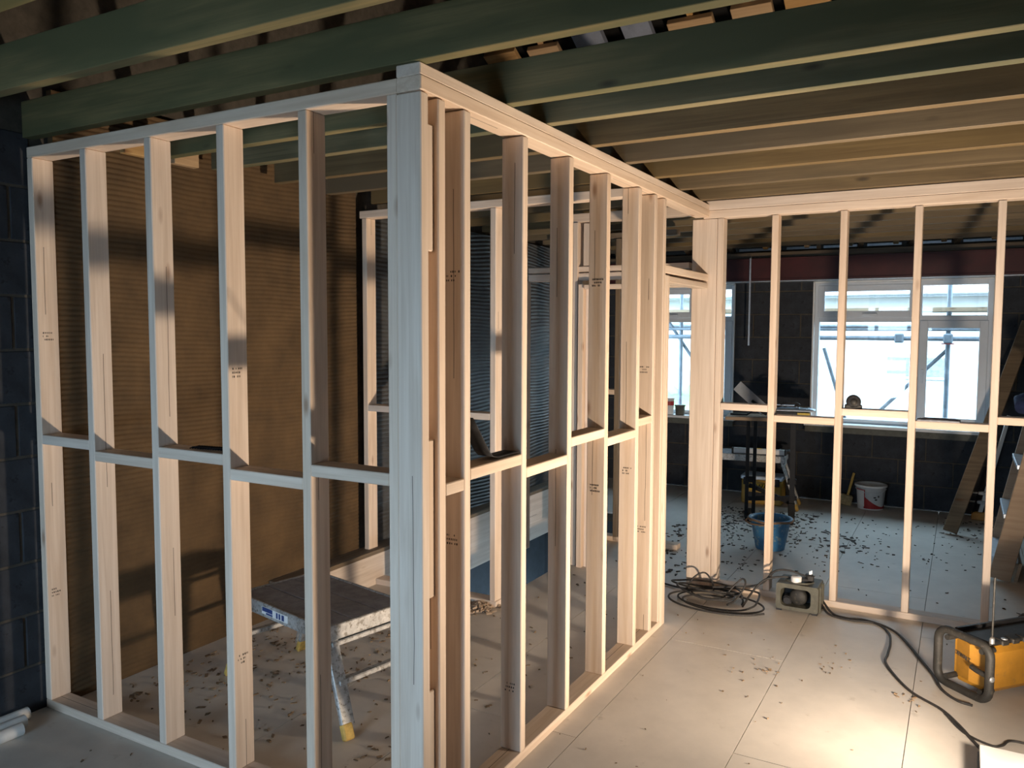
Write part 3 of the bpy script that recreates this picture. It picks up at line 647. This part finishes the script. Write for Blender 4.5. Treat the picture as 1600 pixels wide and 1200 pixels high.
def arc_label(r0, r1, z0, z1, a0, a1, zf=None, n=10):
    vs = []
    for i in range(n+1):
        a = a0+(a1-a0)*i/n; zt = z1 if zf is None else zf(i/n)
        for z, in ((z0,), (zt,)):
            r = r0+(r1-r0)*z/.225+.0025; vs.append((r*math.cos(a), r*math.sin(a), z))
    return MB().add(vs, [(2*i, 2*i+2, 2*i+3, 2*i+1) for i in range(n)], True)
obj('red_label', arc_label(.110, .127, .012, .08, -2.0, .2, lambda t: .13-.10*math.sin(min(1, t*1.4)*PI/2)+.04*max(0, t-.75)*4), 'red_label', wt, label='red swoosh label')
obj('label', arc_label(.1105, .1275, .03, .18, -2.7, -1.95), 'paper_white', wt); obj('label_edge', arc_label(.111, .128, .03, .185, -1.95, -1.88), 'red_label', wt); obj('label_edge', arc_label(.111, .128, .178, .186, -2.7, -1.9), 'red_label', wt)
obj('print', MB().add(*[lambda: 0, 0][:0] or ([], [])).box((.045, -.116, .12), (.02, .004, .012), (0, 0, .4)).box((.055, -.112, .10), (.02, .004, .012), (0, 0, .45)).box((.075, -.100, .13), (.012, .004, .016), (0, 0, .6)), 'ink', wt)
obj('handle', MB().tube([(.13*math.cos(a), .135*math.sin(a), .19-.03*math.sin(PI*k/12)) for k, a in enumerate([PI+k*PI/12 for k in range(13)])], .003, 6), 'white_plastic', wt)
br = empty('hand_brush', (.49, 6.12, 0), .3, 'dirty hand brush leaning beside the white tub', 'brush')
obj('bristles', MB().box((0, 0, .05), (.11, .05, .10), (.1, .2, 0), ch=.01), 'brush', br); obj('handle', MB().bar((.015, .0, .09), (.075, .05, .30), .022, .016, ch=.004), 'yellow_rubber', br)
for nm, x, m, r, h, lb in (('paint_tub', -1.27, 'white_plastic', .048, .17, 'small white tub with red band on the left window sill'), ('filler_tub', -1.155, 'grey_frame', .05, .10, 'low grey tub on the left window sill')):
    t = empty(nm, (x, 6.19, .762), 0, lb, 'tub'); obj('body', MB().lathe([(r*.9, 0), (r, h*.9), (r+.006, h*.9), (r+.006, h), (0, h)], n=20), m, t)
    if h > .12: obj('band', MB().lathe([(r*.97+.001, h*.55), (r+.0015, h*.8)], n=20), 'red_label', t)
# ------------------------------------------------------------------ leaning plank, step ladder, clamp, jacket
lp = obj('leaning_plank', MB().bar((1.365, 5.38, .02), (1.88, 6.10, 1.72), .035, .105, (1, 0, .1), ch=.003), 'oldwood'); tag(lp, 'dark weathered plank leaning against the back wall right of the window', 'plank')
sd = empty('step_ladder', (1.67, 4.15, 0), 0, 'brown timber step ladder with treads coloured pale for the light on them behind the right partition', 'step ladder')
ln_ = .19
def sp_(y, z): return Vector((z*ln_, y, z))
for nm, y in (('stringer', 0), ('stringer', .62)): obj(nm, MB().bar((0, y, .012), (1.07*ln_, y, 1.05), .032, .125, (1, 0, -ln_), ch=.003), 'stepwood', sd)
for z in (.14, .43, .76, 1.07): 
    obj('tread', MB().box((z*ln_+.0, .31, z), (.15, .59, .03), ch=.003), 'blade', sd, label='tread with the cool light on its top put into the colour')  # bluish light on the tread tops is painted into the tread colour
    obj('riser', MB().box((z*ln_+.075, .31, z-.09), (.018, .59, .15), (0, ln_, 0)), 'stepwood', sd)
for y in (0, .62): obj('back_stay', MB().bar((.60, y, .012), (1.0*ln_+.07, y, 1.0), .03, .05, (1, 0, 0)), 'oldwood', sd)
cl = empty('sash_clamp', (1.60, 6.02, 0), 0, 'long pale sash clamp with an orange foot leaning at the back wall', 'clamp')
obj('bar', MB().bar((-.02, .02, .05), (.17, .10, .92), .012, .03), 'white_tape', cl); obj('foot', MB().box((-.01, .02, .04), (.14, .05, .07), ch=.006), 'orange', cl)
for z, x in ((.16, .005), (.24, .02), (.88, .16)): obj('jaw', MB().box((x-.02, .03, z), (.07, .035, .03), ch=.005).tube([(x-.06, .03, z), (x-.10, .03, z)], .008, 6), 'alu', cl)
obj('second_bar', MB().bar((-.07, .0, .06), (.06, .08, .62), .008, .02), 'black_steel', cl)
jk = empty('jacket', (1.94, 4.42, 1.09), .2, 'dark blue jacket draped over the top of the step ladder', 'jacket')
mb = MB(); prof = []
r = np.random.RandomState(3); nu, nv = 30, 22; vs = []
for j in range(nv):
    for i in range(nu):
        u = i/(nu-1)*2*PI; v_ = j/(nv-1); rr = math.sin(PI*min(.999, max(.02, v_)))**.5
        x = .24*rr*math.cos(u)*(1+.08*math.sin(3*u+4*v_)); y = .22*rr*math.sin(u)*(1+.1*math.sin(5*u-3*v_)); z = max(0, .16-.16*v_ + .012*math.sin(6*u+9*v_))
        vs.append((x - .28*v_*0, y, z))
mb.add(vs, [(j*nu+i, (j+1)*nu+i, (j+1)*nu+(i+1) % nu, j*nu+(i+1) % nu) for j in range(nv-1) for i in range(nu)], True)
obj('jacket_body', mb, 'denim', jk)
obj('sleeve', MB().tube([(-.16, -.02, .07), (-.20, -.10, .06), (-.14, -.17, .055), (-.04, -.19, .05)], [.05, .052, .048, .04], 12), 'denim', jk)
# ------------------------------------------------------------------ site radio
rd = empty('site_radio', (1.565, 2.085, 0), math.radians(49), 'dusty yellow site radio with black roll cage and aerial on the floor', 'radio')
rd.scale = (1, 1, .92)
# local x = along the long side (away to the right), local y = depth, the end face at x=0
obj('body', MB().prism([(.035, .03), (.185, .03), (.21, .06), (.21, .235), (.19, .262), (.03, .262), (.01, .235), (.01, .06)], .03, .44, axis=0), 'radio_yellow', rd)
obj('end_panel', MB().add([(.03, .02, .05), (.03, .20, .05), (.03, .20, .25), (.03, .02, .25), (.002, .11, .06), (.002, .11, .245)], [(0, 4, 5, 3), (4, 1, 2, 5), (0, 1, 4), (3, 5, 2)]), 'radio_yellow', rd, label='creased yellow end panel with lettering')
nrm = Vector((-.09, -.028*0, 0))
e1 = Vector((.002-.03, .11-.20, 0)).normalized()       # reading direction on the left half of the end panel
nn_ = Vector((-.955, .297, 0)); upv = Vector((0, 0, 1))
mt_ = Matrix((e1, upv, e1.cross(upv))).transposed().to_4x4(); mt_.translation = Vector((.0155, .155, .165)) + e1.cross(upv)*.0015
letters('DEWALT', .029, 'lettering', 'ink', rd, mt_)
mt2 = FRONT.copy(); mt2.translation = Vector((.25, .0092, .14))
obj('speaker_grille', MB().lathe([(.05, 0), (.075, .001), (.078, .006), (.07, .007), (.05, .004), (0, .004)], n=24), 'radio_yellow', rd, mtx=Matrix.Translation((.34, .012, .145)) @ FRONT)
obj('top_panel', MB().box((.235, .11, .268), (.40, .15, .022), ch=.006), 'black_plastic', rd, label='black control panel on top')
obj('top_bar', MB().box((.235, .195, .285), (.44, .022, .022), ch=.005), 'black_plastic', rd)
for k in range(5): obj('socket', MB().box((.12+k*.065, .05, .268), (.045, .05, .03), ch=.005), 'grime_rubber', rd)
for k in (0, 3): obj('socket_ring', MB().lathe([(.012, 0), (.014, .004), (.008, .006), (0, .006)], n=12), 'galv', rd, loc=(.12+k*.065, .035, .284))
def cage(x, name='roll_cage'):
    pts = []; W_, H_, rr_ = (-.025, .245), (.02, .29), .055
    for cx, cz, a0 in ((W_[1]-rr_, H_[1]-rr_, 0), (W_[0]+rr_, H_[1]-rr_, 90), (W_[0]+rr_, H_[0]+rr_, 180), (W_[1]-rr_, H_[0]+rr_, 270)):
        for k in range(6):
            a = math.radians(a0+k*18); pts.append((x, cx+rr_*math.cos(a), cz+rr_*math.sin(a)))
    return obj(name, MB().tube(pts, .0195, 10, closed=True), 'grime_rubber', rd)
cage(-.035); cage(.49)
for z in (.05, .25):
    for y in (.02, .20): obj('cage_strut', MB().tube([(-.035, y, z), (.04, y, z)], .014, 8), 'grime_rubber', rd)
obj('cage_boss', MB().tube([(-.035, -.02, .145), (-.035, .035, .15), (-.03, .07, .155)], .013, 8), 'grime_rubber', rd); obj('bolt', MB().lathe([(0, .004), (.012, .004), (.014, 0), (.014, -.004), (0, -.004)], n=12), 'galv', rd, mtx=Matrix.Translation((-.042, -.044, .143)) @ FRONT)
obj('antenna', MB().tube([(.045, .035, .27), (.045, .035, .31)], .008, 8).tube([(.045, .035, .31), (.046, .035, .60)], .0045, 6), 'grime_rubber', rd); obj('antenna_base', MB().lathe([(.011, 0), (.011, .02), (.008, .028), (0, .028)], n=10), 'galv', rd, loc=(.045, .035, .275))
# ------------------------------------------------------------------ site power box
tx_ = empty('power_box', (.615, 2.945, 0), 0, 'grey moulded site power box with white socket cap beside the right partition', 'power box')
Wb, Db, Hb = .235, .19, .158
def rrect(cx, cz, w_, h, r_, n=5):
    pts = []
    for sx, sz, a0 in ((1, 1, 0), (-1, 1, 90), (-1, -1, 180), (1, -1, 270)):
        for k in range(n+1):
            a = math.radians(a0+90*k/n); pts.append((cx+sx*(w_/2-r_)+r_*math.cos(a), cz+sz*(h/2-r_)+r_*math.sin(a)))
    return pts
o1 = rrect(0, Hb/2+.008, Wb, Hb-.005, .012); o2 = rrect(-.008, Hb/2+.006, Wb-.065, Hb-.05, .028); n = len(o1)
mb = MB(); vs = [(x, -Db/2, z) for x, z in o1] + [(x, -Db/2, z) for x, z in o2] + [(x, -Db/2+.13, z) for x, z in o2] + [(x, Db/2, z) for x, z in o1]
fs = []
for k in range(n):
    j = (k+1) % n; fs += [(k, j, n+j, n+k), (n+k, n+j, 2*n+j, 2*n+k), (j, k, 3*n+k, 3*n+j)]
fs += [tuple(range(3*n, 4*n))]
mb.add(vs, fs); obj('housing', mb, 'grey_frame', tx_)
obj('back_plate', MB().box((-.008, .032, Hb/2), (Wb-.06, .01, Hb-.045)), 'black_plastic', tx_)
obj('transformer_coil', MB().lathe([(0, -.04), (.04, -.04), (.05, -.03), (.05, .03), (.04, .045), (0, .045)], n=20), 'grime_rubber', tx_, mtx=Matrix.Translation((.0, -.02, .08)) @ Matrix.Rotation(PI/2, 4, 'X'))
obj('socket_body', MB().box((-.06, -.03, .055), (.05, .07, .05), ch=.01).tube([(-.06, -.07, .055), (-.06, -.03, .055)], .02, 12), 'black_plastic', tx_)
for x in (-Wb/2+.018, Wb/2-.018):
    for y in (-Db/2+.02, Db/2-.02): obj('foot', MB().box((x, y, .006), (.03, .035, .012)), 'black_plastic', tx_)
obj('side_rib', MB().box((Wb/2+.004, -.04, .08), (.012, .03, .15), ch=.003).box((Wb/2+.004, .05, .08), (.012, .03, .15), ch=.003), 'grey_frame', tx_)
obj('top_tray', MB().tube([(.075*math.cos(a), .06*math.sin(a), Hb+.006) for a in [k*2*PI/24 for k in range(24)]], .007, 6, closed=True), 'grey_frame', tx_)
pl = empty('white_plug', (.60, 2.91, Hb+.005), 0, 'white round plug on top of the grey power box', 'plug'); obj('plug_body', MB().lathe([(.028, 0), (.031, .006), (.031, .03), (.026, .036), (0, .036)], n=20), 'white_plastic', pl); obj('plug_tail', MB().tube([(.028, 0, .018), (.05, .01, .018), (.062, .012, .016)], [.012, .01, .006], 8), 'black_plastic', pl)
pk = empty('black_plug', (.665, 2.965, Hb+.005), .4, 'black plug lying behind the white plug on the power box', 'plug'); obj('plug_body', MB().box((0, 0, .022), (.045, .045, .044), ch=.008), 'black_plastic', pk); obj('pin', MB().box((.0, -.01, .054), (.012, .006, .02)).box((.012, .008, .054), (.006, .012, .02)), 'galv', pk)
# ------------------------------------------------------------------ cables
def spl(ctrl, n=10):
    P_ = [Vector(p) for p in ctrl]; P_ = [P_[0]*2-P_[1]] + P_ + [P_[-1]*2-P_[-2]]; out = []
    for i in range(1, len(P_)-2):
        a, b_, c, d = P_[i-1:i+3]
        for k in range(n):
            t = k/n; out.append(.5*((2*b_) + (c-a)*t + (2*a-5*b_+4*c-d)*t*t + (3*b_-a-3*c+d)*t**3))
    return out + [P_[-2]]
r_ = random.Random(5); coil = []
cx, cy_ = .13, 2.80
for k in range(16*7):
    t = k/16; a = 2*PI*t; rad = .185 + .05*math.sin(t*2.1) + (.07 if t > 5.2 else 0)
    ex, ey = (1.0, .62); ox = .05*math.sin(t*1.3); oy = (.08 if 1 < t < 4 else -.04) + .03*math.cos(t*1.7)
    z = .012 + .010*t + .028*max(0, math.sin(a*1.0+t))*(1 if t < 5 else .2)
    if t > 5.2: ox, oy, z = .07, -.10, .010+.004*t
    coil.append((cx+ox+rad*ex*math.cos(a), cy_+oy+rad*ey*math.sin(a), z))
cb = empty('coiled_cable', (.13, 2.8, 0), 0, 'dusty black extension cable in a loose coil at the doorway post', 'cable')
def rel(pts, o): return [tuple(Vector(p)-o.location) for p in pts]
obj('coil', MB().tube(rel(spl(coil, 3), cb), .0058, 6), 'cable', cb)
obj('loop', MB().tube(rel(spl([(.20, 2.80, .03), (.25, 2.84, .10), (.30, 2.86, .15), (.32, 2.84, .12), (.28, 2.80, .04), (.24, 2.74, .015)]), cb), .0058, 6), 'cable', cb)
obj('loop', MB().tube(rel(spl([(-.05, 2.86, .02), (-.01, 2.90, .10), (.05, 2.93, .13), (.10, 2.92, .08), (.12, 2.88, .03)]), cb), .0058, 6), 'cable', cb)
obj('tail', MB().tube(rel(spl([(-.42, 3.02, .008), (-.25, 2.97, .008), (-.08, 2.92, .012), (.06, 2.88, .03)]), cb), .0065, 6), 'cable', cb)
f1 = obj('power_cable', MB().tube(spl([(.12, 2.86, .07), (.30, 2.92, .085), (.40, 2.93, .12), (.47, 2.94, .20), (.55, 2.95, .215), (.66, 2.955, .19)]), .0062, 6).tube(spl([(.33, 2.74, .02), (.36, 2.86, .08), (.42, 2.90, .15), (.52, 2.93, .178), (.58, 2.95, .172)]), .0062, 6), 'cable'); tag(f1, 'black cables arching from the coil to the top of the grey power box', 'cable')
c2 = obj('radio_cable', MB().tube(spl([(.735, 3.0, .05), (.80, 2.93, .007), (.874, 2.886, .007), (.99, 2.90, .007), (1.145, 2.785, .007), (1.285, 2.429, .007), (1.345, 2.255, .007), (1.38, 2.12, .007), (1.44, 2.03, .007), (1.50, 2.005, .008)]), .0065, 6), 'cable'); tag(c2, 'black cable running over the floor from the power box to the radio', 'cable')
c3 = obj('supply_cable', MB().tube(spl([(.735, 2.96, .04), (.79, 2.90, .006), (.90, 2.865, .006), (1.03, 2.88, .006), (1.109, 2.764, .006), (1.131, 2.60, .006), (1.131, 2.44, .006), (1.136, 2.299, .006), (1.249, 2.041, .006), (1.381, 1.903, .006), (1.45, 1.78, .006), (1.511, 1.637, .006), (1.6, 1.45, .006)]), .0062, 6), 'cable'); tag(c3, 'black cable snaking over the floor past the radio to the lower right corner', 'cable')
c4 = obj('loose_cable', MB().tube(spl([(1.40, 1.865, .006), (1.47, 1.72, .006), (1.56, 1.655, .006), (1.60, 1.675, .006), (1.633, 1.735, .006), (1.72, 1.74, .006)]), .005, 6), 'cable'); tag(c4, 'thin grey cable curving behind the white board at the lower right', 'cable')
# ------------------------------------------------------------------ work lamp just outside the view
wl = empty('work_lamp', (1.715, 1.085, .0625), 0, 'small site work lamp standing on the white board at the lower right', 'work lamp')
obj('base', MB().lathe([(.05, 0), (.05, .012), (.02, .02), (0, .02)], n=20), 'black_plastic', wl); obj('stem', MB().tube([(0, 0, .018), (0, 0, .16)], .010, 8), 'black_steel', wl)
obj('lamp_holder', MB().lathe([(.0, .15), (.024, .15), (.028, .17), (0, .17)], n=16), 'black_plastic', wl)
ll = bpy.data.lights.new('lamp_bulb', 'SPOT'); ll.spot_size = math.radians(160); ll.spot_blend = 1; ll.energy = LAMP_W; ll.color = (1, .80, .60); ll.shadow_soft_size = .05
lo_ = bpy.data.objects.new('lamp_bulb', ll); COL.objects.link(lo_); lo_.parent = wl; lo_.location = (0, 0, .215); lo_.rotation_euler = Vector((-.85, .50, .84)).to_track_quat('-Z', 'Y').to_euler()
lg_ = bpy.data.lights.new('lamp_spill', 'POINT'); lg_.energy = 1.6; lg_.color = (1, .84, .68); lg_.shadow_soft_size = .04
lgo = bpy.data.objects.new('lamp_spill', lg_); COL.objects.link(lgo); lgo.parent = wl; lgo.location = (0, 0, .215)
# ------------------------------------------------------------------ white board, pipes at the wall
wb = empty('white_board', (1.748, 1.21, .044), 0, 'bright white board lying on dark battens at the lower right corner', 'board')
obj('sheet', MB().box((0, 0, .009), (.46, .62, .018), ch=.002), 'paper_white', wb)
for k, x in enumerate((-.215, 0, .2)):
    bc = obj('dark_batten', MB().box((0, 0, .022), (.04, .58, .044), ch=.003), 'black_plastic', loc=(1.748+x, 1.21, 0)); tag(bc, ('left batten under the white board, its black edge showing', 'middle batten under the white board', 'right batten under the white board')[k], 'batten', 'battens under the white board')
for k, (dx, dy) in enumerate(((0, 0), (.095, -.05), (.19, -.10))):
    p = obj('white_pipe', MB().tube([(0, 0, .0), (-.02, -.75, .0)], .026, 14), 'white_tape', loc=(-1.965+dx*.6, -.10+dy*.9, .026)); tag(p, ('white pipe end nearest the block wall at the lower left', 'middle one of three white pipe ends at the lower left', 'white pipe end furthest out from the block wall at the lower left')[k], 'pipe', 'white pipes beside the left wall')
# ------------------------------------------------------------------ chips and shavings (nobody could count them)
def chips(name, label, m, areas, seed):
    r = random.Random(seed); mb = MB()
    for (x0, x1, y0, y1, n, s, g) in areas:
        for _ in range(n):
            if g: x, y = r.gauss((x0+x1)/2, (x1-x0)/4), r.gauss((y0+y1)/2, (y1-y0)/4)
            else: x, y = r.uniform(x0, x1), r.uniform(y0, y1)
            a = r.uniform(0, PI); l = s*r.uniform(.4, 1.7); w_ = l*r.uniform(.2, .55); h = r.uniform(.002, .006)
            ca, sa_ = math.cos(a), math.sin(a); q = [(l/2*r.uniform(.5, 1), w_/2*r.uniform(.2, 1)), (-l/2*r.uniform(.2, .9), w_/2*r.uniform(.5, 1.2)), (-l/2*r.uniform(.6, 1.1), -w_/2*r.uniform(.1, .8)), (l/2*r.uniform(.1, .8), -w_/2*r.uniform(.6, 1.3))]
            q = [(x+u*ca-v*sa_, y+u*sa_+v*ca) for u, v in q]; b0 = .0006
            mb.add([(u, v, b0) for u, v in q] + [(u, v, b0+h*r.uniform(.5, 1.4)) for u, v in q], [(3, 2, 1, 0), (4, 5, 6, 7), (0, 1, 5, 4), (1, 2, 6, 5), (2, 3, 7, 6), (3, 0, 4, 7)])
    o = obj(name, mb, m); return tag(o, label, 'debris', kind='stuff')
chips('wood_shavings', 'brown wood shavings and crumbs scattered over the floor', 'chip', [(-1.9, -.3, .2, 1.9, 160, .018, 0), (-1.85, -1.0, .7, 1.7, 260, .03, 0), (-1.9, -1.3, .2, .7, 70, .03, 0), (-.1, 1.4, .4, 2.9, 55, .010, 0), (.5, .75, 1.6, 2.2, 18, .012, 1), (.8, 1.0, 2.0, 2.3, 12, .012, 1), (1.2, 1.35, 1.85, 2.0, 8, .018, 1), (-1.6, -.3, .1, .6, 40, .02, 0), (-.9, -.2, .6, 2.9, 60, .02, 0), (-1.9, -.3, -.4, 0, 14, .014, 0), (-.1, .02, .4, 2.2, 0, .01, 0)], 1)
chips('dark_debris', 'dark crumbs and offcuts on the floor of the window room', 'chip_dark', [(-.6, .35, 4.4, 5.5, 420, .032, 0), (.2, 1.6, 4.0, 5.6, 170, .02, 0), (.4, .9, 4.3, 5.0, 40, .05, 1), (-.3, .2, 3.3, 4.4, 90, .022, 0), (1.3, 1.7, 5.2, 6.0, 50, .028, 0), (.3, 1.9, 3.2, 4.0, 30, .016, 0), (-.7, -.2, 3.2, 4.8, 130, .04, 0)], 2)
pile = MB(); r = random.Random(8)
for _ in range(90):
    x, y = r.gauss(0, .055), r.gauss(0, .04); h = max(0, .035-.5*math.hypot(x, y))*r.uniform(.2, 1); pile.box((x, y, h+.006), (r.uniform(.012, .035), r.uniform(.008, .02), r.uniform(.006, .014)), (r.uniform(-.5, .5), r.uniform(-.5, .5), r.uniform(0, 3)))
pl_ = obj('offcut_pile', pile, 'stepwood', loc=(-1.02, 1.98, .004)); tag(pl_, 'small heap of wood crumbs in front of the inner partition', 'debris', kind='stuff')
# ------------------------------------------------------------------ outside
gr = obj('ground', MB().box((0, 16.6, -.25), (60, 20, .2)).box((0, -14.7, -.25), (60, 20, .2)).box((14.6, .4, -.25), (20, 12.4, .2)), 'ground'); tag(gr, 'pale ground outside the building', kind='structure')
hs = empty('neighbour_house', (1.5, 15.5, -.15), 0, 'pale rendered house beyond the scaffold outside the window', 'house')
obj('wall', MB().box((0, 2, 1.25), (14, 4, 2.6)), 'render', hs); obj('roof', MB().prism([(-.4, 2.5), (4.4, 2.5), (2.0, 4.2)], -7.3, 7.3, axis=0), 'tile', hs)
for x in (-3.5, -.9, 1.4, 3.8): 
    wn = obj('window', MB().box((x, -.02, 1.1), (1.1, .06, .5), ch=.01), 'upvc', hs); obj('pane', MB().box((x-.27, -.055, 1.1), (.46, .02, .36)).box((x+.27, -.055, 1.1), (.46, .02, .36)), 'rag', wn)
obj('gutter', MB().tube([(-7.2, -.42, 2.5), (7.2, -.42, 2.5)], .06, 8), 'galv', hs)
sf = empty('scaffold', (.8, 7.6, -.15), 0, 'grey tube scaffold standing outside the window', 'scaffold')
def sft(nm, a, b_, r=.024): obj(nm, MB().tube([Vector(a)-sf.location, Vector(b_)-sf.location], r, 10), 'scaffold', sf)
sft('ledger', (-3, 7.6, 1.565), (4, 7.6, 1.56)); sft('ledger', (-3, 7.63, 1.655), (4, 7.63, 1.66), .016); sft('standard', (1.262, 7.66, -.15), (1.262, 7.66, 3.6)); sft('standard', (-1.62, 7.66, -.15), (-1.62, 7.66, 3.6))
sft('brace', (.62, 7.7, .76), (1.27, 7.7, 1.46), .02); sft('brace', (.05, 7.55, 1.45), (.36, 7.55, .45), .02); sft('ledger', (-3, 8.7, 1.70), (4, 8.7, 1.70)); sft('brace', (-1.9, 7.7, 1.9), (-1.0, 7.7, .6), .02)
obj('scaffold_board', MB().box((0, .35, 2.02), (7, .8, .04)), 'stepwood', sf)
for x in (.8, 1.262): obj('coupler', MB().box((x-.8, -.0, 1.715), (.09, .09, .10), ch=.012), 'scaffold', sf)
obj('tag_band', MB().box((.46, .05, 1.66), (.12, .06, .012)), 'red_label', sf)
fn = obj('sky_blocker', MB().box((0, -9.5, .7), (40, .25, 1.9)), 'block'); tag(fn, 'unseen wall added behind the viewer to block low sky light', kind='structure')  # unseen wall, added to cut low sky light entering the front opening
hd = obj('hedge', cloth('hedge', 5, 1.6, .9, 21, 30, 14), 'grass', loc=(-4.6, 13.0, -.16)); tag(hd, 'pale green hedge outside the left window', 'hedge')
